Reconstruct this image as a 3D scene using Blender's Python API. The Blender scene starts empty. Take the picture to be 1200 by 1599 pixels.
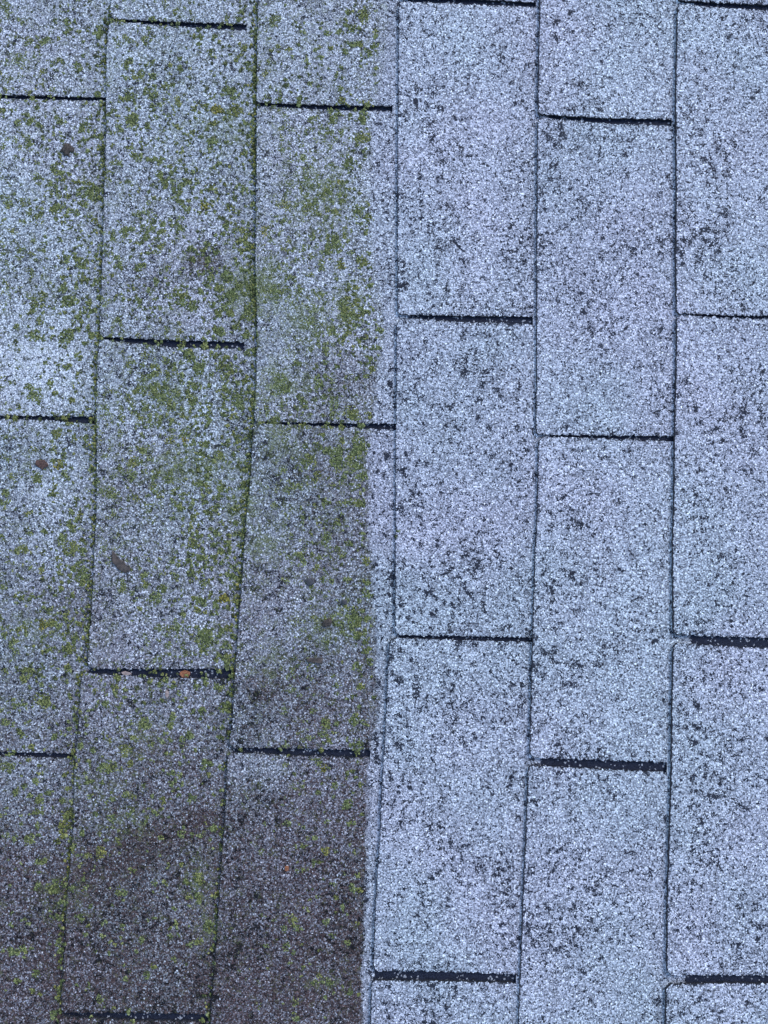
import bpy, math, random
import numpy as np
from mathutils import Matrix, Vector, noise as mnoise

rad = math.radians
random.seed(7)
rng = np.random.default_rng(7)
scene = bpy.context.scene
col = scene.collection

# ------------------------------------------------------------------ frame of the roof slope
PITCH = rad(17)                                   # eave to the left of the picture, ridge to the right
ROOF_M = Matrix.Translation((0, 0, 3.0)) @ Matrix.Rotation(-PITCH, 4, 'Y')

# ------------------------------------------------------------------ camera (hand held above the slope, looking straight down on it)
FPX = 1599 / 2 / math.tan(rad(34.7))
CAM_H = 0.748
Z_REF = 0.0105
CAM_R = (Matrix.Rotation(rad(1.787), 3, 'Z') @ Matrix.Rotation(rad(2.945), 3, 'X') @ Matrix.Rotation(rad(0.315), 3, 'Y'))
cam_d = bpy.data.cameras.new('camera')
cam_d.sensor_fit = 'VERTICAL'
cam_d.angle = rad(69.4)
cam_d.clip_start = 0.01
cam_d.clip_end = 500
cam = bpy.data.objects.new('camera', cam_d)
col.objects.link(cam)
cam.matrix_world = ROOF_M @ Matrix.Translation((0, 0, CAM_H + Z_REF)) @ CAM_R.to_4x4()
scene.camera = cam

# ------------------------------------------------------------------ sky, sun, exposure
SUN_EL, SUN_AZ = rad(48), rad(28)                 # azimuth clockwise from +Y
world = bpy.data.worlds.new('World')
scene.world = world
world.use_nodes = True
wn = world.node_tree
bg = wn.nodes['Background']
sky = wn.nodes.new('ShaderNodeTexSky')
sky.sky_type = 'NISHITA'
sky.sun_disc = False
sky.sun_elevation = SUN_EL
sky.sun_rotation = SUN_AZ
sky.air_density = 1.0
sky.dust_density = 1.0
wn.links.new(sky.outputs[0], bg.inputs[0])
bg.inputs[1].default_value = 0.15
sun_d = bpy.data.lights.new('sun', 'SUN')
sun_d.energy = 0.7
sun_d.angle = rad(24)
sun_d.color = (1.0, 0.97, 0.93)
sun = bpy.data.objects.new('sun', sun_d)
col.objects.link(sun)
sdir = Vector((math.sin(SUN_AZ) * math.cos(SUN_EL), math.cos(SUN_AZ) * math.cos(SUN_EL), math.sin(SUN_EL)))
sun.rotation_euler = sdir.to_track_quat('Z', 'Y').to_euler()
sun.location = (0, 0, 12)
scene.view_settings.view_transform = 'Standard'
scene.view_settings.look = 'None'
scene.view_settings.gamma = 1
scene.view_settings.use_curve_mapping = False
scene.view_settings.exposure = 1.68

# ------------------------------------------------------------------ where a measured point lies on the slope, and back
_R = np.array(CAM_R)
def slope(px, py):
    d = np.array([px - 600.0, -(py - 799.5), -FPX]) @ _R.T
    t = -CAM_H / d[2]
    return d[0] * t, d[1] * t
def slope_pts(pts):
    return [slope(*p) for p in pts]
def plan(x, y):                                   # slope metres -> units of the survey grid below
    p = np.stack([np.asarray(x, float), np.asarray(y, float), np.full(np.shape(x), -CAM_H)], -1) @ _R
    return 600 + FPX * p[..., 0] / -p[..., 2], 799.5 - FPX * p[..., 1] / -p[..., 2]

# ------------------------------------------------------------------ survey of the courses: butt edges (tab by tab) and cut-outs
PITCH_L = 0.333                                   # tab length
BUTT = {                                          # course: list of tabs' butt edges top to bottom
 2: [[(174,0),(171,32)],
     [(170,38),(167,75),(166,140),(166,220),(163,300),(161,380),(158,470),(156,524)],
     [(155,531),(152,600),(151,650),(152,690),(151,800),(147,880),(143,960),(137,1044)],
     [(128,1052),(121,1150),(116,1200),(114,1300),(105,1400),(100,1490),(95,1581)],
     [(93,1586),(92,1610)]],
 3: [[(403,0),(402,100),(401,160)],
     [(401,167),(401,250),(399,400),(401,450),(402,530),(400,600),(397,657)],
     [(396,662),(392,740),(385,810),(380,880),(374,960),(367,1050),(364,1120),(358,1166)],
     [(356,1175),(352,1270),(345,1360),(339,1460),(331,1560),(329,1599)]],
 4: [[(623,6),(622,150),(621,250),(621,400),(621,491)],
     [(620,501),(619,600),(618,700),(618,800),(617,990)],
     [(609,997),(605,1060),(604,1100),(602,1130),(599,1190),(595,1250),(594,1300),(590,1350),(586,1420),(583,1514)],
     [(581,1532),(578,1599)]],
 5: [[(843,0),(841,100),(840,179)],
     [(840,185),(839,250),(838,420),(838,600),(837,678)],
     [(841,683),(839,800),(836,850),(832,980),(829,1100),(827,1186)],
     [(825,1198),(824,1230),(820,1330),(815,1450),(811,1560),(810,1599)]],
 6: [[(1058,10),(1057,60),(1055,150),(1056,300),(1055,400),(1056,489)],
     [(1056,494),(1056,560),(1053,680),(1052,800),(1050,850),(1051,991)],
     [(1051,1002),(1049,1120),(1048,1210),(1045,1300),(1042,1400),(1041,1500),(1041,1522)],
     [(1040,1537),(1039,1599)]],
}
# cut-outs: (x, y of upper edge, y of lower edge) at three places from the butt to the closed end
SLOT = {
 1: [[(0,148.5,153.5),(80,149,154.5),(160,150,155.5)], [(0,648.5,654),(74,649,656),(148,650,661)], [(0,1174,1180.5),(50,1176,1182.5),(107,1178,1185)]],
 2: [[(174,30,33.5),(280,33.5,40.5),(385,35,45)], [(157,526,530),(268,531,541.5),(378,533,544)],
     [(138,1044,1051),(250,1045,1058.5),(366,1045,1061)], [(95,1581,1586),(212,1583,1594.5),(325,1587,1598)]],
 3: [[(402,161,166.5),(508,163,171),(612,163.5,171.5)], [(398,658.5,661.5),(510,660.5,665),(618,661,671)], [(357,1167,1174),(468,1169,1180.5),(578,1173,1184)]],
 4: [[(624,-4,3),(735,-3,6),(834,1,8)], [(621,491.5,496.5),(726,493,502.5),(832,493,505)], [(612,991.5,995.5),(722,993.5,1000),(830,996,1003)],
     [(583,1515,1530),(695,1518,1533),(806,1524,1537)]],
 5: [[(841,179.5,183.5),(946,184,192),(1052,184,194.5)], [(838,678.5,681.5),(946,680,684.5),(1052,680,689)], [(827,1183,1195),(935,1187,1201),(1046,1192,1207)]],
 6: [[(1058,1,7),(1130,4,12),(1270,8,18)], [(1056,489.5,492.5),(1130,492,496),(1270,494,499)], [(1053,991,1004),(1130,994,1009),(1270,998,1016)],
     [(1041,1522,1537),(1130,1523,1536),(1270,1527,1538)]],
}
JOINT = {1: 0, 2: 2, 3: 1, 4: 2, 5: 1, 6: 1}      # which of those is the joint between two strips
CLOSE = {1: [(0, 4)], 2: [(0, 18), (540, 21), (760, 16), (1040, 1), (1600, 5)], 3: [(0, 9), (170, 9), (660, 2), (1180, 21), (1600, 12)], 4: [(0, 5)], 5: [(0, 5)], 6: [(0, 5)]}
LIGHT = {0: .003, 1: .003, 2: .004, 3: .013, 4: .012, 5: .019, 6: .012}      # how far the washed floor of a cut-out shows above the butt (m)

EXPO = 0.1455
C0, C1 = -5, 13                                   # first and last course laid
YLO, YHI = -1.5, 1.5

# nominal butt line of each course: x(y), single valued
line = {}
for c, tabs in BUTT.items():
    P = [slope(*p) for t in tabs for p in t]
    P = sorted(P, key=lambda q: q[1])
    ys = np.array([q[1] for q in P]); xs = np.array([q[0] for q in P])
    line[c] = (ys, xs)
def butt_x(c, y):
    if c in line:
        return np.interp(y, *line[c])
    if c < 2:
        return np.interp(y, *line[2]) * (1.0 if c > 0 else 1.0) - (2 - c) * 0.149
    return np.interp(y, *line[6]) + (c - 6) * 0.1435

def tone_line(c, n):                              # repeatable small offsets
    return (math.sin(c * 12.9898 + n * 78.233) * 43758.5453) % 1.0

# cut-outs of every course as slope coordinates, from high y to low y
slots = {}
for c in range(C0, C1 + 1):
    L = []
    if c in SLOT:
        for i, s in enumerate(SLOT[c]):
            a = [slope(x, y0) for x, y0, y1 in s]
            b = [slope(x, y1) for x, y0, y1 in s]
            L.append((a, b, i == JOINT[c]))
        k0 = JOINT[c]
        ym = [0.5 * (s[0][1][1] + s[1][1][1]) for s in L]
        up, n = ym[0], 0
        while up + PITCH_L < YHI:
            n += 1; up += PITCH_L
            xb = float(butt_x(c, up)); w = .003
            L.insert(0, ([(xb, up + w), (xb + .15, up + w)], [(xb, up - w), (xb + .15, up - w)], (n + k0) % 3 == 0))
        dn, n = ym[-1], len(SLOT[c]) - 1
        while dn - PITCH_L > YLO:
            n += 1; dn -= PITCH_L
            xb = float(butt_x(c, dn)); w = .003
            L.append(([(xb, dn + w), (xb + .15, dn + w)], [(xb, dn - w), (xb + .15, dn - w)], (n - k0) % 3 == 0))
    else:
        off = (0.5 * (c % 2) + 0.1 * tone_line(c, 3)) * PITCH_L
        y = YHI - off; n = 0
        while y > YLO:
            xb = float(butt_x(c, y)); w = .003
            L.append(([(xb, y + w), (xb + .15, y + w)], [(xb, y - w), (xb + .15, y - w)], (n + c) % 3 == 0))
            y -= PITCH_L; n += 1
    slots[c] = L

def close_x(c, y):                                # closed end of the cut-outs
    if c in CLOSE:
        py = plan(butt_x(c, y), y)[1]
        o = np.interp(py, [q[0] for q in CLOSE[c]], [q[1] for q in CLOSE[c]]) * 0.00065
    else:
        o = 0.004
    return butt_x(c + 1, y) - o

THICK, KS, Z0 = 0.0026, 0.0202, 0.0112
def z_of(c, x, y):
    return Z0 - KS * (x - butt_x(c, y))
def course_at(x, y):
    c = C0
    for k in range(C0, C1 + 1):
        if x >= butt_x(k, y) - 1e-6: c = k
    return c

# ------------------------------------------------------------------ soiling: what the surface itself carries (dirt, algae, the edge of the washed half)
WASH = [(-3000,600),(-200,606),(0,606),(60,604),(120,596),(200,581),(300,579),(400,585),(470,597),(520,603),(580,592),(640,583),(700,577),(800,576),(900,582),(1000,587),(1060,590),(1110,592),(1150,583),(1200,574),(1300,575),(1400,570),(1500,566),(1599,567),(4000,560)]
BLOT = [ # x, y, rx, ry, grime amount
 (118,1392,36,16,.5),(150,1368,32,18,.55),(185,1345,32,17,.5),(222,1318,42,21,.6),(268,1303,36,18,.45),(310,1282,34,18,.4),(318,408,32,20,.62),(230,440,60,30,.16),(415,1075,34,26,.22),(200,770,45,40,.16),(480,720,95,60,.14),
 (500,600,80,50,.16),(560,590,40,40,.16),(60,580,75,70,-.38),(90,770,60,50,-.36),(70,860,70,40,-.15),(250,960,90,60,-.12),(420,1200,55,22,-.28),
 (60,1230,70,35,-.16),(480,1100,90,40,.12),(240,1180,60,40,.12),(110,960,70,40,.12),(560,1480,60,120,.07),(450,1040,70,30,.10),(90,1310,30,18,-.2),
 (290,650,60,30,-.08),(330,900,50,50,-.05),(470,60,90,60,-.04),(280,1420,70,50,-.05),(430,1530,110,50,.05),(80,1480,60,60,.06),(520,860,50,60,.06)]
FILM = [ # greenish film
 (395,450,60,50,.75),(440,600,60,45,.55),(480,500,70,60,.5),(500,300,80,90,.45),(350,200,60,50,.45),(270,620,80,50,.4),(540,480,45,60,.45),(90,460,70,60,.3),
 (300,730,90,40,.55),(440,690,60,50,.45),(380,790,40,60,.5),(550,720,40,60,.4),(130,300,50,50,.35),(420,850,50,40,.5),(520,980,70,40,.4),(330,1000,50,40,.35),
 (420,1030,40,40,.35),(60,980,60,40,.4),(190,1280,70,30,.35),(100,1400,60,40,.3),(310,1380,30,60,.4),(330,1450,30,40,.35),(220,1150,60,50,.3),(510,1535,50,20,.3),(30,90,60,50,.3),(230,330,120,120,.18),(160,1230,60,60,.25)]
def soil(x, y):
    px, py = plan(x, y)
    wash = np.interp(py, [q[0] for q in WASH], [q[1] for q in WASH])
    cleand = (wash - px) * 0.00065
    g = np.interp(py, [-400,0,300,450,620,680,800,950,1080,1180,1260,1350,1599,2300], [.14,.14,.17,.21,.26,.31,.36,.43,.50,.61,.72,.83,.91,.91])
    g = g + np.clip((px - 380) / 200, 0, 1) * np.interp(py, [600, 720, 1000, 1250], [0, .15, .12, .02])
    g = g - np.clip((160 - px) / 160, 0, 1) * np.interp(py, [0, 500, 1000, 1250, 1500], [0.02, .1, .06, .05, 0])
    for bx, by, rx, ry, a in BLOT:
        g = g + a * np.exp(-((px - bx) / rx) ** 2 - ((py - by) / ry) ** 2)
    f = np.interp(py, [0, 900, 1250, 1600], [.18, .16, .04, .0]) + 0 * px
    for bx, by, rx, ry, a in FILM:
        f = np.maximum(f, a * np.exp(-((px - bx) / rx) ** 2 - ((py - by) / ry) ** 2))
    return np.clip(g, -.4, 1), np.clip(f, 0, 1), cleand

# ------------------------------------------------------------------ materials
def mat_new(name):
    m = bpy.data.materials.new(name); m.use_nodes = True
    nt = m.node_tree
    for n in list(nt.nodes): nt.nodes.remove(n)
    out = nt.nodes.new('ShaderNodeOutputMaterial')
    b = nt.nodes.new('ShaderNodeBsdfPrincipled')
    nt.links.new(b.outputs[0], out.inputs[0])
    return m, nt, b
class NB:
    def __init__(s, nt): s.nt = nt
    def _in(s, sock, v):
        if hasattr(v, 'is_output') or isinstance(v, bpy.types.NodeSocket): s.nt.links.new(v, sock)
        elif v is not None: sock.default_value = v
    def math(s, op, a, b=None, c=None, clamp=False):
        n = s.nt.nodes.new('ShaderNodeMath'); n.operation = op; n.use_clamp = clamp
        s._in(n.inputs[0], a)
        if b is not None: s._in(n.inputs[1], b)
        if c is not None: s._in(n.inputs[2], c)
        return n.outputs[0]
    def rng(s, v, a, b, c=0.0, d=1.0, smooth=False):
        n = s.nt.nodes.new('ShaderNodeMapRange')
        n.interpolation_type = 'SMOOTHSTEP' if smooth else 'LINEAR'
        s._in(n.inputs['Value'], v)
        for k, q in zip(('From Min', 'From Max', 'To Min', 'To Max'), (a, b, c, d)): s._in(n.inputs[k], q)
        return n.outputs['Result']
    def mix(s, f, a, b, blend='MIX'):
        n = s.nt.nodes.new('ShaderNodeMix'); n.data_type = 'RGBA'; n.blend_type = blend; n.clamp_factor = True
        s._in(n.inputs[0], f)
        for sock, v in ((n.inputs[6], a), (n.inputs[7], b)):
            if isinstance(v, tuple): sock.default_value = (*v, 1) if len(v) == 3 else v
            else: s.nt.links.new(v, sock)
        return n.outputs[2]
    def noise(s, vec, scale, detail=2, rough=.5, out='Fac'):
        n = s.nt.nodes.new('ShaderNodeTexNoise')
        s._in(n.inputs['Vector'], vec); n.inputs['Scale'].default_value = scale
        n.inputs['Detail'].default_value = detail; n.inputs['Roughness'].default_value = rough
        return n.outputs[out]
    def vor(s, vec, scale, feat='F1'):
        n = s.nt.nodes.new('ShaderNodeTexVoronoi'); n.feature = feat
        s._in(n.inputs['Vector'], vec); n.inputs['Scale'].default_value = scale
        return n
    def attr(s, name):
        n = s.nt.nodes.new('ShaderNodeAttribute'); n.attribute_name = name
        return n.outputs['Fac']
    def sep(s, v):
        n = s.nt.nodes.new('ShaderNodeSeparateColor'); s.nt.links.new(v, n.inputs[0]); return n.outputs
    def ramp(s, v, pts):
        n = s.nt.nodes.new('ShaderNodeValToRGB'); s.nt.links.new(v, n.inputs[0])
        e = n.color_ramp.elements
        while len(e) < len(pts): e.new(.5)
        for q, (p, cc) in zip(e, pts): q.position = p; q.color = (*cc, 1)
        return n.outputs[0]

def granule_material(roof_obj):
    m, nt, b = mat_new('weathered_granules'); N = NB(nt)
    tc = nt.nodes.new('ShaderNodeTexCoord'); tc.object = roof_obj
    P = tc.outputs['Object']
    # granules: one cell each, slightly warped so that they are not round
    wob = N.noise(P, 700, 1, out='Color')
    n = nt.nodes.new('ShaderNodeMix'); n.data_type = 'VECTOR'; n.inputs[0].default_value = 0.0012
    nt.links.new(P, n.inputs[4]); nt.links.new(wob, n.inputs[5]); PW = n.outputs[1]
    v = N.vor(PW, 640); rc = N.sep(v.outputs['Color'])
    v2 = N.vor(PW, 1100); rc2 = N.sep(v2.outputs['Color'])
    dist = v.outputs['Distance']
    grey = N.ramp(rc[0], [(0, (.17, .178, .215)), (.2, (.29, .302, .355)), (.55, (.42, .435, .50)), (.85, (.54, .56, .63)), (1, (.80, .82, .88))])
    fine = N.rng(rc2[0], 0, 1, .72, 1.0)
    grey = N.mix(1.0, grey, N.ramp(fine, [(0, (0, 0, 0)), (1, (1, 1, 1))]), 'MULTIPLY')
    tone = N.noise(P, 9, 3)
    grey = N.mix(N.rng(tone, .35, .65), grey, N.mix(1.0, grey, (.90, .93, .92), 'MULTIPLY'))
    tint = N.noise(P, 5.3, 2)
    grey = N.mix(N.rng(tint, .4, .62), N.mix(1.0, grey, (1.0, .975, 1.0), 'MULTIPLY'), N.mix(1.0, grey, (.95, 1.0, .985), 'MULTIPLY'))
    oi = nt.nodes.new('ShaderNodeObjectInfo')
    grey = N.mix(N.rng(oi.outputs['Random'], 0, 1, 0, .8), grey, N.mix(1.0, grey, (.88, .89, .90), 'MULTIPLY'))
    # black granules and lost granules, in clusters
    nA = N.noise(P, 215, 2, .55); nB = N.noise(P, 17, 2)
    cl = N.math('ADD', nA, N.math('MULTIPLY', N.math('SUBTRACT', nB, .5), .26))
    pd = N.math('ADD', N.math('MAXIMUM', N.rng(cl, .56, .70, 0.0, .7), N.rng(N.math('ADD', N.noise(P, 105, 4, .68), N.math('MULTIPLY', N.math('SUBTRACT', nB, .5), .22)), .545, .665, 0.0, .90)), .085)
    eb, es = N.attr('e_butt'), N.attr('e_slot')
    pd = N.math('ADD', pd, N.rng(eb, 0.0, .0012, 1.0, 0.0))
    pd = N.math('ADD', pd, N.rng(es, 0.0, .0022, .35, 0.0))
    # soiled half
    cd = N.math('ADD', N.attr('cleand'), N.math('MULTIPLY', N.math('SUBTRACT', N.noise(P, 190, 4, .65), .5), .014))
    cd = N.math('ADD', cd, N.math('MULTIPLY', N.math('SUBTRACT', N.noise(P, 45, 2), .5), .007))
    dirty = N.rng(cd, -.0022, .0030, smooth=True)
    rest = N.rng(N.attr('cleand'), -.016, 0.0, 0.0, .34)
    pd = N.math('MULTIPLY', pd, N.rng(dirty, 0, 1, 1.0, .95))
    v3 = N.vor(PW, 900); rc3 = N.sep(v3.outputs['Color'])
    dark = N.rng(N.math('SUBTRACT', pd, rc3[1]), -.005, .03)
    base = N.mix(N.math('MULTIPLY', dark, .96), grey, (.006, .0085, .018))
    # grime
    g = N.math('ADD', N.attr('grime'), N.math('MULTIPLY', N.math('SUBTRACT', N.noise(P, 38, 4, .65), .5), .34))
    g = N.math('ADD', g, N.math('MULTIPLY', N.math('SUBTRACT', N.noise(P, 210, 2, .6), .5), .36))
    g = N.math('ADD', g, N.rng(rc[2], 0, 1, -.26, .40))
    g = N.math('SUBTRACT', g, N.math('MULTIPLY', N.math('GREATER_THAN', rc2[1], .88), .6))
    pale = N.math('MULTIPLY', N.rng(g, -.45, .02, .75, 0.0), dirty)
    base = N.mix(pale, base, (.66, .68, .73))
    g = N.math('MAXIMUM', g, 0.0, clamp=True)
    soiled = N.mix(g, N.mix(1.0, base, (.93, .95, .93), 'MULTIPLY'), N.mix(1.0, base, (.150, .093, .080), 'MULTIPLY'))
    # green algae film between the granules
    fl = N.math('ADD', N.attr('film'), N.math('MULTIPLY', N.math('SUBTRACT', N.noise(P, 120, 3, .6), .5), 1.5))
    fl = N.math('ADD', fl, N.rng(rc[2], 0, 1, -.25, .2))
    fl = N.rng(fl, .16, .70, 0, .72)
    soiled = N.mix(fl, soiled, (.105, .125, .05))
    gaps = N.rng(dist, .40, .75, 1.0, .40)
    cc = N.mix(dirty, N.mix(rest, base, N.mix(1.0, base, (.55, .55, .53), 'MULTIPLY')), soiled)
    cc = N.mix(1.0, cc, N.ramp(gaps, [(0, (0, 0, 0)), (1, (1, 1, 1))]), 'MULTIPLY')
    # floor of the cut-outs: old bitumen with a few granules left
    bare = N.math('ADD', N.attr('bare'), N.math('MULTIPLY', N.math('SUBTRACT', N.noise(P, 240, 2), .5), .006))
    bm = N.rng(bare, -.0005, .0008)
    floor = N.mix(N.math('GREATER_THAN', rc[2], .94), N.ramp(rc2[0], [(0, (.0035, .005, .011)), (1, (.014, .018, .032))]), (.20, .21, .23))
    cc = N.mix(bm, cc, floor)
    nt.links.new(cc, b.inputs['Base Color'])
    b.inputs['Roughness'].default_value = .82
    b.inputs['Specular IOR Level'].default_value = .16
    hgt = N.math('ADD', N.rng(dist, 0, .8, 1.0, 0.0), N.math('MULTIPLY', rc[1], .9))
    hgt = N.math('MULTIPLY', hgt, N.rng(bm, 0, 1, 1.0, .3))
    bp = nt.nodes.new('ShaderNodeBump'); bp.inputs['Strength'].default_value = .7; bp.inputs['Distance'].default_value = .0007
    nt.links.new(hgt, bp.inputs['Height']); nt.links.new(bp.outputs[0], b.inputs['Normal'])
    return m

def plain(name, c0, c1, scale=300, rough=.9, bump=.4):
    m, nt, b = mat_new(name); N = NB(nt)
    tc = nt.nodes.new('ShaderNodeTexCoord')
    f = N.noise(tc.outputs['Object'], scale, 4, .6)
    nt.links.new(N.mix(N.rng(f, .32, .68), c0, c1), b.inputs['Base Color'])
    b.inputs['Roughness'].default_value = rough
    b.inputs['Specular IOR Level'].default_value = .15
    bp = nt.nodes.new('ShaderNodeBump'); bp.inputs['Strength'].default_value = bump; bp.inputs['Distance'].default_value = .001
    nt.links.new(f, bp.inputs['Height']); nt.links.new(bp.outputs[0], b.inputs['Normal'])
    return m

M_CUT = plain('cut_bitumen', (.005, .006, .009), (.022, .024, .031), 500)
M_BUTT = plain('worn_butt_edge', (.006, .006, .009), (.045, .043, .052), 420)

def moss_material():
    m, nt, b = mat_new('moss_cushion'); N = NB(nt)
    tc = nt.nodes.new('ShaderNodeTexCoord'); geo = nt.nodes.new('ShaderNodeNewGeometry')
    r = geo.outputs['Random Per Island']
    c = N.ramp(r, [(0, (.014, .019, .008)), (.35, (.055, .070, .024)), (.75, (.110, .131, .046)), (1, (.20, .22, .10))])
    warm = N.attr('warm')
    c = N.mix(warm, c, N.mix(1.0, c, (1.55, 1.08, .35), 'MULTIPLY'))
    c = N.mix(N.rng(warm, -1, 0, 1, 0), c, N.mix(1.0, c, (.30, .30, .34), 'MULTIPLY'))
    f = N.noise(tc.outputs['Object'], 900, 2)
    c = N.mix(N.rng(f, .35, .65), N.mix(1.0, c, (.72, .74, .72), 'MULTIPLY'), c)
    nt.links.new(c, b.inputs['Base Color'])
    b.inputs['Roughness'].default_value = .9
    b.inputs['Specular IOR Level'].default_value = .2
    return m

# ------------------------------------------------------------------ helpers
def mesh_obj(name, verts, faces, mats, parent=None, loc=(0, 0, 0), fmat=None, attrs=None, smooth=False):
    me = bpy.data.meshes.new(name)
    me.from_pydata([tuple(q) for q in verts], [], faces)
    for m in mats: me.materials.append(m)
    if fmat is not None: me.polygons.foreach_set('material_index', np.asarray(fmat, np.int32))
    if smooth: me.polygons.foreach_set('use_smooth', np.ones(len(me.polygons), bool))
    if attrs:
        for k, a in attrs.items():
            at = me.attributes.new(k, 'FLOAT', 'POINT')
            at.data.foreach_set('value', np.asarray(a, np.float32))
    me.update()
    o = bpy.data.objects.new(name, me)
    col.objects.link(o)
    if parent is not None: o.parent = parent
    o.location = loc
    return o

def sheet(x, y, z, thick, sides, e_slot, e_butt, bare):
    """grid (rows along y, columns along x) -> verts, faces, material index, attributes. sides: material index for left, top, bottom, right walls or None"""
    ny, nx = x.shape
    V = np.stack([x, y, z], -1).reshape(-1, 3)
    idx = np.arange(ny * nx).reshape(ny, nx)
    F = []; FM = []
    a, b_, c, d = idx[:-1, :-1], idx[:-1, 1:], idx[1:, 1:], idx[1:, :-1]
    q = np.stack([d, c, b_, a], -1).reshape(-1, 4)         # rows go from high y to low y
    F += q.tolist(); FM += [0] * len(q)
    extra = []
    def wall(ids, mi):
        base = len(V) + sum(len(e) for e in extra)
        lo = V[ids].copy(); lo[:, 2] -= thick
        up = V[ids].copy()
        extra.append(np.concatenate([up, lo]))
        n = len(ids)
        for i in range(n - 1):
            F.append([base + i, base + i + 1, base + n + i + 1, base + n + i]); FM.append(mi)
    if sides[0] is not None: wall(idx[:, 0], sides[0])
    if sides[1] is not None: wall(idx[0, ::-1], sides[1])
    if sides[2] is not None: wall(idx[-1, :], sides[2])
    if sides[3] is not None: wall(idx[::-1, -1], sides[3])
    A = np.concatenate([V] + extra)
    g, f, cd = soil(A[:, 0], A[:, 1])
    ne = len(A) - len(V)
    pad = lambda arr: np.concatenate([arr.reshape(-1), np.zeros(ne)])
    at = {'grime': g, 'film': f, 'cleand': cd, 'e_slot': pad(e_slot), 'e_butt': pad(e_butt), 'bare': pad(bare)}
    return A, F, FM, at

def fbm(p, s):
    return mnoise.noise(Vector((p[0] * s, p[1] * s, p[2])))

# ------------------------------------------------------------------ roof slab
def make_roof():
    nx, ny = 60, 60
    xs, ys = np.linspace(-4, 4, nx), np.linspace(4, -4, ny)
    X, Y = np.meshgrid(xs, ys)
    Z = np.full_like(X, -.0006)
    V, F, FM, at = sheet(X, Y, Z, .12, (1, 1, 1, 1), np.full_like(X, 1.), np.full_like(X, 1.), np.full_like(X, -1.))
    o = mesh_obj('roof', V, F, [], attrs=at)
    o['kind'] = 'structure'
    o['label'] = 'grey asphalt shingle roof, left half mossy and soiled, right half washed clean'
    o['category'] = 'roof'
    o.matrix_world = ROOF_M
    return o, FM
roof, fm = make_roof()
M_GRAN = granule_material(roof)
for m in (M_GRAN, M_CUT, M_BUTT): roof.data.materials.append(m)
roof.data.polygons.foreach_set('material_index', np.asarray(fm, np.int32))

# ------------------------------------------------------------------ shingles: strips of three tabs, laid course by course
def edge_fn(pts):
    xs = np.array([p[0] for p in pts]); ys = np.array([p[1] for p in pts])
    def f(x):
        r = np.interp(x, xs, ys)
        s = (ys[-1] - ys[-2]) / (xs[-1] - xs[-2])
        return np.where(x > xs[-1], ys[-1] + s * (x - xs[-1]), r)
    return f

def make_tab(c, k, top_s, bot_s, parent, ploc):
    f_top = edge_fn(top_s[1])                     # lower edge of the cut-out above
    f_bot = edge_fn(bot_s[0])                     # upper edge of the cut-out below
    y1, y0 = top_s[1][0][1], bot_s[0][0][1]
    vis = c in BUTT or c in (1, 7)
    vis = vis and y0 < .62 and y1 > -.62
    if vis: nx, ny = 70, 130
    else: nx, ny = 8, 16
    # butt edge of this very tab
    pl = None
    if c in BUTT:
        for t in BUTT[c]:
            q = slope_pts(t); yc = .5 * (q[0][1] + q[-1][1])
            if y0 < yc < y1: pl = sorted(q, key=lambda w: w[1])
    seed = c * 17.3 + k * 5.1
    s = np.linspace(0, 1, ny)
    # denser rows next to the ends
    yl = y1 + (y0 - y1) * s
    if pl is not None:
        xl = np.interp(yl, [w[1] for w in pl], [w[0] for w in pl])
    else:
        xl = butt_x(c, yl) + (tone_line(c, k) - .5) * .004 + (tone_line(c, k + 50) - .5) * .004 * (s - .5)
    xr = close_x(c, yl)
    jit = np.array([fbm((v, seed, 3), 160) * .0008 + fbm((v, seed, 9), 420) * .0006 for v in yl]) if vis else 0
    xl = xl + jit
    # worn corners at the butt
    r1 = .003 + .004 * tone_line(c, k + 11); r2 = .003 + .004 * tone_line(c, k + 23)
    dt, db = (y1 - yl), (yl - y0)
    for d, r in ((dt, r1), (db, r2)):
        w = np.clip(1 - d / r, 0, 1); xl = xl + r * .75 * w ** 2
    t = np.linspace(0, 1, nx)
    X = xl[:, None] * (1 - t)[None] + xr[:, None] * t[None]
    xt = X[0]; xb = X[-1]
    jt = np.array([fbm((v, seed + 40, 1), 170) * .0014 + fbm((v, seed + 40, 7), 420) * .0020 for v in xt]) if vis else 0
    jb = np.array([fbm((v, seed + 80, 1), 170) * .0014 + fbm((v, seed + 80, 7), 420) * .0020 for v in xb]) if vis else 0
    yt, yb = f_top(xt) + jt, f_bot(xb) + jb
    Y = yt[None, :] + (yb - yt)[None, :] * s[:, None]
    lift = .0002 + .0006 * tone_line(c, k + 31)
    curl = .0007 * tone_line(c, k + 41)
    U = X - xl[:, None]
    Z = z_of(c, X, Y) + lift * np.clip(1 - U / EXPO, 0, 1)
    Z = Z + curl * (np.clip(1 - U / .03, 0, 1) ** 2) * (np.abs(2 * s - 1) ** 3)[:, None]
    if vis:
        wav = np.array([[fbm((X[i, j], Y[i, j], seed), 14) for j in range(nx)] for i in range(ny)])
        Z = Z + wav * .0006 * np.clip(1 - U / EXPO, 0, 1)
        # rounded rim
        rim = np.minimum(np.minimum(Y[0][None] - Y, Y - Y[-1][None]), U)
        Z = Z - .00035 * np.clip(1 - rim / .0022, 0, 1) ** 2
    e_s = np.minimum(Y[0][None] - Y, Y - Y[-1][None])
    V, F, FM, at = sheet(X, Y, Z, THICK, (2, 1, 1, None), e_s, U, np.full_like(X, -1.))
    org = np.array([float(X[ny // 2, 0]), float(Y[ny // 2, 0]), float(Z[ny // 2, 0]) - THICK])
    return mesh_obj('tab', V - org, F, [M_GRAN, M_CUT, M_BUTT], parent, tuple(org - np.array(ploc)), FM, at, smooth=True)

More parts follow.
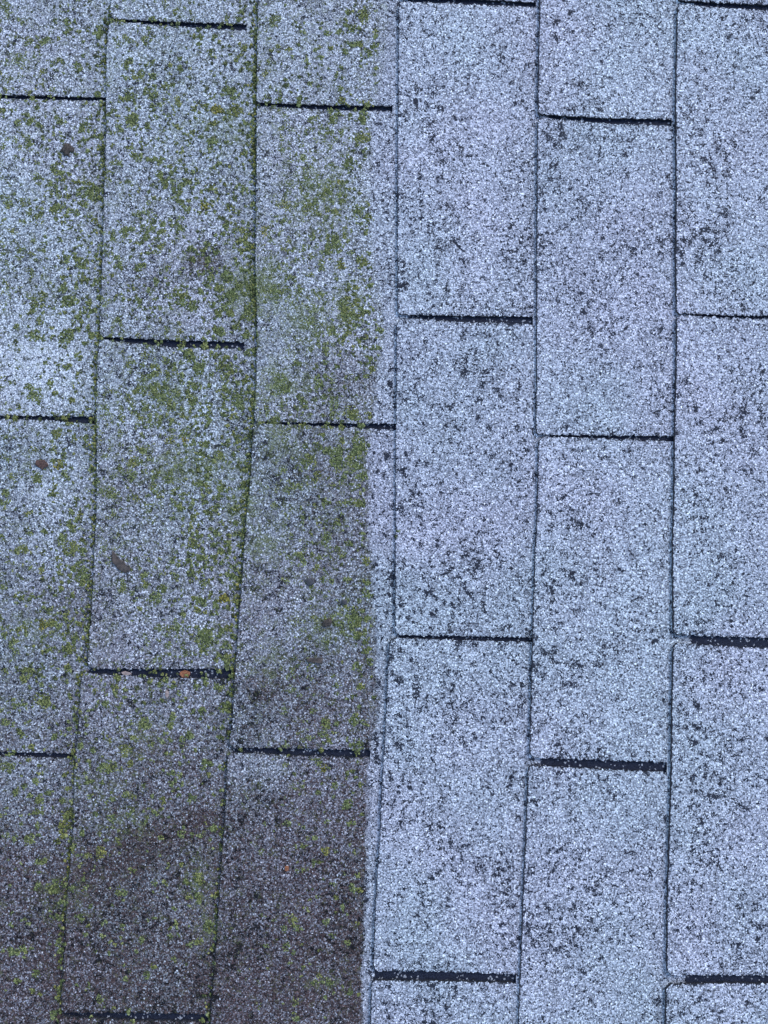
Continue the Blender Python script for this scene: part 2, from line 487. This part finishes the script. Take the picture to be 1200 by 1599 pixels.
n_tabs = 0
for c in range(C0, C1 + 1):
    S = slots[c]
    # strips run from one joint to the next
    cuts = [0] + [i for i in range(1, len(S) - 1) if S[i][2]] + [len(S) - 1]
    for a, b_ in zip(cuts[:-1], cuts[1:]):
        if b_ <= a: continue
        yT = S[a][1][0][1]; yB = S[b_][0][0][1]
        ny = max(12, int((yT - yB) / (.006 if c in (0, 1, 2, 3, 4, 5, 6) else .03))); nx = 26
        yl = np.linspace(yT + .0012, yB - .0012, ny)
        # joint edges lean like the cut-outs do
        xl = close_x(c, yl); xr = butt_x(c + 1, yl) + .150
        t = np.linspace(0, 1, nx) ** 1.6
        X = xl[:, None] * (1 - t) + xr[:, None] * t
        ft, fb = edge_fn(S[a][1]), edge_fn(S[b_][0])
        yt, yb = ft(X[0]), fb(X[-1])
        Y = yt[None] + (yb - yt)[None] * np.linspace(0, 1, ny)[:, None]
        Z = z_of(c, X, Y)
        lim = X - (butt_x(c + 1, yl)[:, None] + (np.interp(plan(butt_x(c + 1, yl), yl)[1], [0, 500, 1000, 1500], [.010, .013, .003, .0012])[:, None] if c == 3 else LIGHT.get(c, .008)))
        big = np.full_like(X, 1.)
        V, F, FM, at = sheet(X, Y, Z, THICK, (1, 1, 1, 1), big, big, lim)
        org = np.array([float(X[ny // 2, 0]), float(Y[ny // 2, 0]), float(Z[ny // 2, 0]) - THICK])
        strip = mesh_obj('shingle', V - org, F, [M_GRAN, M_CUT, M_BUTT], roof, tuple(org), FM, at, smooth=True)
        for k in range(a, b_):
            make_tab(c, k, S[k], S[k + 1], strip, tuple(org)); n_tabs += 1

# ------------------------------------------------------------------ moss: small cushions standing on the granules
def surf(x, y):
    c = course_at(x, y)
    return float(z_of(c, x, y)) + .0003
MOSS = """429 31 12;568 23 14;584 70 8;553 67 9;31 93 16;155 46 10;67 65 8;8 10 10;93 93 6;124 106 6;196 59 6;225 62 5;238 98 7;240 119 7;266 134 6;357 140 10;338 170 12 .8;367 171 12 .3;204 152 10;207 189 15;251 163 6;300 207 8;331 220 9;519 186 12;566 183 9;566 214 13 .3;439 235 11;473 248 10;543 256 12;517 207 8;450 287 12;473 284 12;530 284 5 1;512 297 12;481 323 15;444 320 14 .4;558 331 11;574 338 10;413 362 9 .9;488 368 9;475 385 8;522 377 16;532 413 10 .5;568 408 10;145 300 15;88 325 12;318 320 8 .8;209 243 8;181 253 6;279 354 10;238 357 8;178 367 7;108 470 14;98 450 10;62 501 8;57 524 10;101 527 14;52 615 14;78 597 6;111 625 7;284 473 10;341 486 8;393 450 20;429 457 18;362 460 14;388 486 15;468 455 12;501 460 8;535 473 7;556 473 8 .3;543 488 14 .3;568 486 6;481 504 19;517 517 8;543 517 9;496 594 9;439 602 20;434 589 14;509 548 8;473 625 7;522 628 12;550 646 13 .3;519 646 7;310 574 13;295 558 10;227 556 8;202 568 7;243 584 8;165 589 15;242 610 13;256 622 13;268 635 11;351 589 9;302 625 9;372 625 13;165 638 10;227 636 8;326 654 9;266 687 8 .3;289 687 6 1;227 703 11;207 723 12 .5;207 744 10;264 747 10;173 770 15;88 677 10;83 700 6;90 726 9 .9;59 747 12;18 744 7;10 770 9;83 770 9;439 677 14;525 716 17;568 700 12;556 687 8;568 744 9;556 726 8;491 749 6;532 788 8;429 791 12;388 780 12;300 849 10;111 857 14;36 857 8;129 898 14;67 976 8 .8;80 973 8 .4;109 1014 10;191 919 9;207 927 6;243 934 14;253 919 7;297 896 8;349 935 10 .9;375 906 8;372 937 9 .4;307 950 6 .5;320 999 17;357 981 8 .3;264 983 9;248 981 8;230 1007 6;413 849 17;509 839 12;473 878 8;499 870 6;496 885 6;460 970 14;548 965 14;558 971 10;574 929 8;413 1027 16;398 1033 10;439 1043 9;457 1076 9;556 1040 6;509 1131 12;553 1126 10;558 1164 10;400 1157 9;408 1115 8;444 1110 10;351 1105 11;315 1110 7;295 1149 9;225 1131 14;196 1172 12;176 1198 10;165 1100 8;67 1095 12;36 1061 9;8 1128 9;85 1151 7;147 1172 6;10 1198 10;23 1239 8;75 1239 8;98 1291 13 .4;103 1273 9 .3;46 1312 13;158 1332 13 .5;176 1278 11;201 1270 8;251 1309 6;83 1389 13;129 1436 6;160 1461 5;21 1487 12;26 1534 7;310 1373 12;380 1368 9 .4;371 1372 8;509 1330 10 .6;450 1286 8;543 1257 12;545 1286 6;480 1309 5;506 1200 8 .8;496 1237 6;457 1438 11 .3;372 1430 7 .3;509 1441 7;535 1420 7;326 1449 12;310 1410 6;310 1472 7;563 1392 6 .4;514 1536 9;491 1536 7;463 1591 9;357 1586 6;83 1588 9;196 1529 6;251 1265 5;295 1252 5;622 829 4;619 838 3"""
blobs = []                                        # x, y, z, r, h, warm
def patch(px, py, rp, warm=0., dens=1.0):
    x, y = slope(px, py); r = rp * .00064
    n = max(5, int(dens * 1.7 * (r / .0010) ** 2))
    sd = random.random() * 100
    ax, ay = random.uniform(.75, 1.2), random.uniform(.75, 1.2)
    for _ in range(n):
        a = random.uniform(0, 2 * math.pi); q = random.random() ** .62
        lim = .78 + .45 * mnoise.noise(Vector((math.cos(a) * 1.3 + sd, math.sin(a) * 1.3, sd)))
        qq = q * r * lim * 1.15
        bx, by = x + qq * math.cos(a) * ax, y + qq * math.sin(a) * ay
        blobs.append((bx, by, surf(bx, by), random.uniform(.0006, .0013), random.uniform(.0002, .0006) * (1.2 - .5 * q), warm * random.uniform(.6, 1)))
for e in MOSS.split(';'):
    w = [float(v) for v in e.split()]
    patch(w[0], w[1], w[2] * (1 if w[1] < 1200 else .85), w[3] if len(w) > 3 else random.choice((0, 0, .1, .2)))
def density(px, py):
    if px > np.interp(py, [q[0] for q in WASH], [q[1] for q in WASH]) - 6: return 0
    d = np.interp(py, [-800, 0, 120, 300, 700, 1000, 1150, 1300, 1600, 2400], [.35, .42, .6, .9, .9, .7, .5, .26, .15, .15])
    f = 0.
    for bx, by, rx, ry, a in FILM:
        f = max(f, a * math.exp(-((px - bx) / rx / 1.3) ** 2 - ((py - by) / ry / 1.3) ** 2))
    d *= .45 + 1.1 * f
    if px < 150 and 500 < py < 860: d *= .55
    cl = mnoise.noise(Vector((px / 38, py / 38, 4.2)))
    return float(d * max(.1, .75 + 1.3 * cl))
tries = 0; made = 0
while made < 5000 and tries < 80000:
    tries += 1
    px, py = random.uniform(-20, 600), random.uniform(-20, 1620)
    if random.random() < density(px, py):
        patch(px, py, random.choice((2.0, 2.4, 2.8, 3.2, 3.6, 4.2, 5.0, 6.5)), random.choice((0, 0, 0, 0, .15, .3))); made += 1
for _ in range(2600):
    px, py = random.uniform(-10, 585), random.uniform(-10, 1100)
    if random.random() < .35 + .65 * density(px, py) and px < 570: patch(px, py, random.choice((1.5, 1.9, 2.3, 2.8, 3.6)), -random.uniform(.5, 1))
# growth beyond the part seen here, thinner
for _ in range(900):
    px, py = random.uniform(-900, 590), random.uniform(-900, 2500)
    if -20 < px < 600 and -20 < py < 1620: continue
    patch(px, py, random.uniform(4, 13), 0, .6)
# along the butt edges, where water is held
for c, pts in ((2, [(0,.25),(60,.6),(230,.8),(330,.5),(480,.4),(560,.8),(660,1),(800,.8),(950,.9),(1040,.8),(1100,.3),(1200,.7),(1320,.8),(1420,.4),(1599,.5)]), (3, [(0,.9),(110,1),(230,1),(330,.5),(440,1),(540,.5),(640,.9),(760,.7),(860,.7),(960,.6),(1040,.4),(1110,.5),(1200,.25),(1300,.4),(1390,.6),(1480,.4),(1599,.3)])):
    for py in np.arange(-10, 1610, 2.2):
        pr = np.interp(py, [q[0] for q in pts], [q[1] for q in pts]) * (.7 + .9 * mnoise.noise(Vector((py / 45, c * 3, 0))))
        if random.random() < pr:
            px = np.interp(py, [q[1] for t in BUTT[c] for q in t], [q[0] for t in BUTT[c] for q in t])
            for _ in range(2):
                x, y = slope(px - abs(random.gauss(0, 5)) - .5, py + random.uniform(-2, 2))
                blobs.append((x, y, surf(x, y), random.uniform(.0009, .0019), random.uniform(.0008, .0020), random.choice((0, 0, .1, .2, .5))))
B = np.array(blobs)
K = 6
ang = np.linspace(0, 2 * np.pi, K, endpoint=False)
nb = len(B)
rr = B[:, 3][:, None] * rng.uniform(.7, 1.25, (nb, K))
ph = rng.uniform(0, 6.28, nb)[:, None]
ring = np.stack([B[:, 0][:, None] + rr * np.cos(ang + ph), B[:, 1][:, None] + rr * np.sin(ang + ph), np.repeat((B[:, 2] - .0002)[:, None], K, 1)], -1)
mid = np.stack([B[:, 0][:, None] + .62 * rr * np.cos(ang + ph + .3), B[:, 1][:, None] + .62 * rr * np.sin(ang + ph + .3), np.repeat((B[:, 2] + B[:, 4] * .75)[:, None], K, 1)], -1)
top = np.stack([B[:, 0] + rng.normal(0, .0002, nb), B[:, 1] + rng.normal(0, .0002, nb), B[:, 2] + B[:, 4]], -1)[:, None]
VV = np.concatenate([ring, mid, top], 1)
FF = []
loc_f = []
for i in range(K):
    j = (i + 1) % K
    loc_f += [(i, j, K + j), (i, K + j, K + i), (K + i, K + j, 2 * K)]
lf = np.array(loc_f)
tri = (lf[None] + (np.arange(nb) * (2 * K + 1))[:, None, None]).reshape(-1, 3)
me = bpy.data.meshes.new('moss')
VV = VV.reshape(-1, 3)
me.vertices.add(len(VV)); me.vertices.foreach_set('co', VV.astype(np.float32).ravel())
me.loops.add(len(tri) * 3); me.loops.foreach_set('vertex_index', tri.astype(np.int32).ravel())
me.polygons.add(len(tri)); me.polygons.foreach_set('loop_start', (np.arange(len(tri)) * 3).astype(np.int32))
me.update(calc_edges=True)
me.polygons.foreach_set('use_smooth', np.ones(len(tri), bool))
at = me.attributes.new('warm', 'FLOAT', 'POINT'); at.data.foreach_set('value', np.repeat(B[:, 5], 2 * K + 1).astype(np.float32))
me.materials.append(moss_material())
moss = bpy.data.objects.new('moss', me); col.objects.link(moss)
moss.matrix_world = ROOF_M
moss['kind'] = 'stuff'
moss['label'] = 'small olive green moss patches scattered over the unwashed shingles'
moss['category'] = 'moss'

# ------------------------------------------------------------------ bits lying on the roof
def place(o, px, py, dz, rz):
    x, y = slope(px, py)
    o.matrix_world = ROOF_M @ Matrix.Translation((x, y, surf(x, y) + dz)) @ Matrix.Rotation(rad(rz), 4, 'Z')
def tag(o, label, cat):
    o['label'] = label; o['category'] = cat
def flake(name, outline, mat, curl, thick, label, cat, px, py, rz, dz=.0004, group=None):
    """a bent, ragged flake: outline in photo units, curled across its length"""
    c = np.mean(outline, 0); O = (np.array(outline) - c) * .00065
    O = np.concatenate([[O[i], .5 * (O[i] + O[(i + 1) % len(O)])] for i in range(len(O))])
    O = O * np.array([1 + .28 * mnoise.noise(Vector((i * 1.7, px * .1, py * .1))) for i in range(len(O))])[:, None]
    n = len(O); L = np.abs(O).max()
    V = []; rings = (1, .78, .5, .22)
    for side in (0, 1):
        for q in rings:
            for i, (a, b_) in enumerate(O):
                w = 1 + .06 * math.sin(i * 4.1 + q * 9)
                x, y = a * q * w, b_ * q * w
                z = curl * (x / L) ** 2 + .25 * curl * math.sin(y / L * 3 + 1) + .0002 * math.sin(i * 2.7 + q * 11)
                V.append((x, -y, z + (thick if side else 0)))
        V.append((0, 0, .25 * curl * math.sin(1) + (thick if side else 0)))
    F = []; m = len(rings) * n + 1
    for side in (0, 1):
        o = side * m
        for r in range(len(rings) - 1):
            for i in range(n):
                j = (i + 1) % n
                f = [o + r * n + i, o + r * n + j, o + (r + 1) * n + j, o + (r + 1) * n + i]
                F.append(f if not side else f[::-1])
        for i in range(n):
            j = (i + 1) % n; r = len(rings) - 1
            f = [o + r * n + i, o + r * n + j, o + m - 1]
            F.append(f if not side else f[::-1])
    for i in range(n):
        j = (i + 1) % n; F.append([i, m + i, m + j, j])
    ob = mesh_obj(name, V, F, [mat], smooth=True)
    tag(ob, label, cat); place(ob, px, py, dz, rz)
    if group: ob['group'] = group
    return ob
def lump(name, size, mat, label, cat, px, py, rz, seed, rough=.35, dz=0.):
    nu, nv = 14, 9; V = []; F = []
    for j in range(nv + 1):
        th = math.pi * j / nv
        for i in range(nu):
            a = 2 * math.pi * i / nu
            d = Vector((math.sin(th) * math.cos(a), math.sin(th) * math.sin(a), math.cos(th)))
            k = 1 + rough * mnoise.noise(d * 1.6 + Vector((seed, 0, 0))) + .5 * rough * mnoise.noise(d * 4 + Vector((0, seed, 0)))
            V.append((d.x * size[0] * k, d.y * size[1] * k, d.z * size[2] * k + size[2] * .55))
    for j in range(nv):
        for i in range(nu):
            F.append([j * nu + i, (j + 1) * nu + i, (j + 1) * nu + (i + 1) % nu, j * nu + (i + 1) % nu])
    ob = mesh_obj(name, V, F, [mat], smooth=True)
    tag(ob, label, cat); place(ob, px, py, dz, rz)
    return ob
M_LEAFD = plain('rotten_leaf', (.022, .020, .020), (.075, .060, .052), 260, .8)
M_LEAFB = plain('brown_leaf', (.020, .013, .012), (.085, .05, .04), 700, .75)
M_LEAFO = plain('orange_leaf', (.09, .035, .018), (.24, .10, .05), 700, .7)
M_LEAFP = plain('pale_leaf', (.13, .10, .09), (.27, .21, .19), 700, .7)
M_CHIP = plain('dark_grit', (.018, .019, .022), (.06, .06, .066), 400, .7)
M_DIRT = plain('dirt_crumb', (.014, .012, .011), (.065, .054, .046), 600, .95)
flake('leaf_fragment', [(174,862),(179,866),(186,874),(193,877),(198,884),(205,885),(205,892),(198,896),(190,894),(183,889),(178,882),(175,873)], M_LEAFD, .0025, .0005, 'dark rotten leaf fragment, curved, on second mossy column from left', 'leaf', 190, 880, 0)
flake('leaf_fragment', [(57,719),(63,718),(70,718),(76,721),(77,727),(71,730),(68,733),(62,730),(58,726)], M_LEAFB, .0014, .0005, 'small reddish brown leaf fragment at left edge beside a yellowish moss spot', 'leaf', 66, 725, 0)
flake('leaf_fragment', [(281,1052),(284,1049),(290,1048),(295,1051),(296,1057),(291,1060),(285,1060),(281,1057)], M_LEAFO, .0016, .0005, 'bright orange leaf bit lying in a dark slot between two tabs', 'leaf', 288, 1053.5, 0, dz=-.0021)
flake('leaf_fragment', [(190,1050),(195,1048),(202,1049),(206,1052),(200,1055),(193,1055)], M_LEAFP, .001, .0004, 'pale pinkish leaf bit in the same slot as the orange bit', 'leaf', 197, 1052, 0, dz=-.0021)
flake('leaf_fragment', [(445,1353),(448,1351),(451,1353),(451,1358),(448,1361),(445,1358)], M_LEAFO, .0008, .0004, 'tiny orange leaf speck on the dark soiled shingle low in the photo', 'leaf', 448, 1356, 0)
flake('leaf_fragment', [(260,1077),(263,1080),(264,1086),(261,1091),(258,1088),(258,1081)], M_LEAFP, .0008, .0004, 'faint pink leaf speck just below the slot with the orange bit', 'leaf', 261, 1084, 0)
flake('bark_flake', [(480,1029),(484,1027),(490,1028),(497,1027),(503,1027),(503,1032),(499,1036),(492,1034),(485,1034),(480,1033)], M_LEAFD, .0012, .0008, 'dark narrow bark flake lying flat near the edge of the washed strip', 'bark', 492, 1031, 0)
lump('pebble', (.0049, .0042, .0014), M_CHIP, 'rounded dark grey grit pebble on the third mossy column', 'pebble', 484, 908, 20, 3.1)
lump('pebble', (.0030, .0025, .0010), M_CHIP, 'small dark grit pebble right of the larger rounded one', 'pebble', 538, 940, 0, 7.7)
lump('dirt_crumb', (.0050, .0038, .0012), M_DIRT, 'dark dirt crumb among moss above the bark flake', 'dirt', 511, 972, 35, 5.3, .6)
lump('dirt_crumb', (.0052, .0066, .0013), M_DIRT, 'brown dirt crumb high on the leftmost column of shingles', 'dirt', 105, 233, -15, 9.9, 1.1)

# ------------------------------------------------------------------ ground far below the eave
g = mesh_obj('ground', [(-60, -60, 0), (60, -60, 0), (60, 60, 0), (-60, 60, 0)], [[0, 1, 2, 3]], [plain('lawn', (.03, .05, .015), (.07, .09, .03), 6)])
g['kind'] = 'structure'
print('tabs', n_tabs, 'moss blobs', nb)
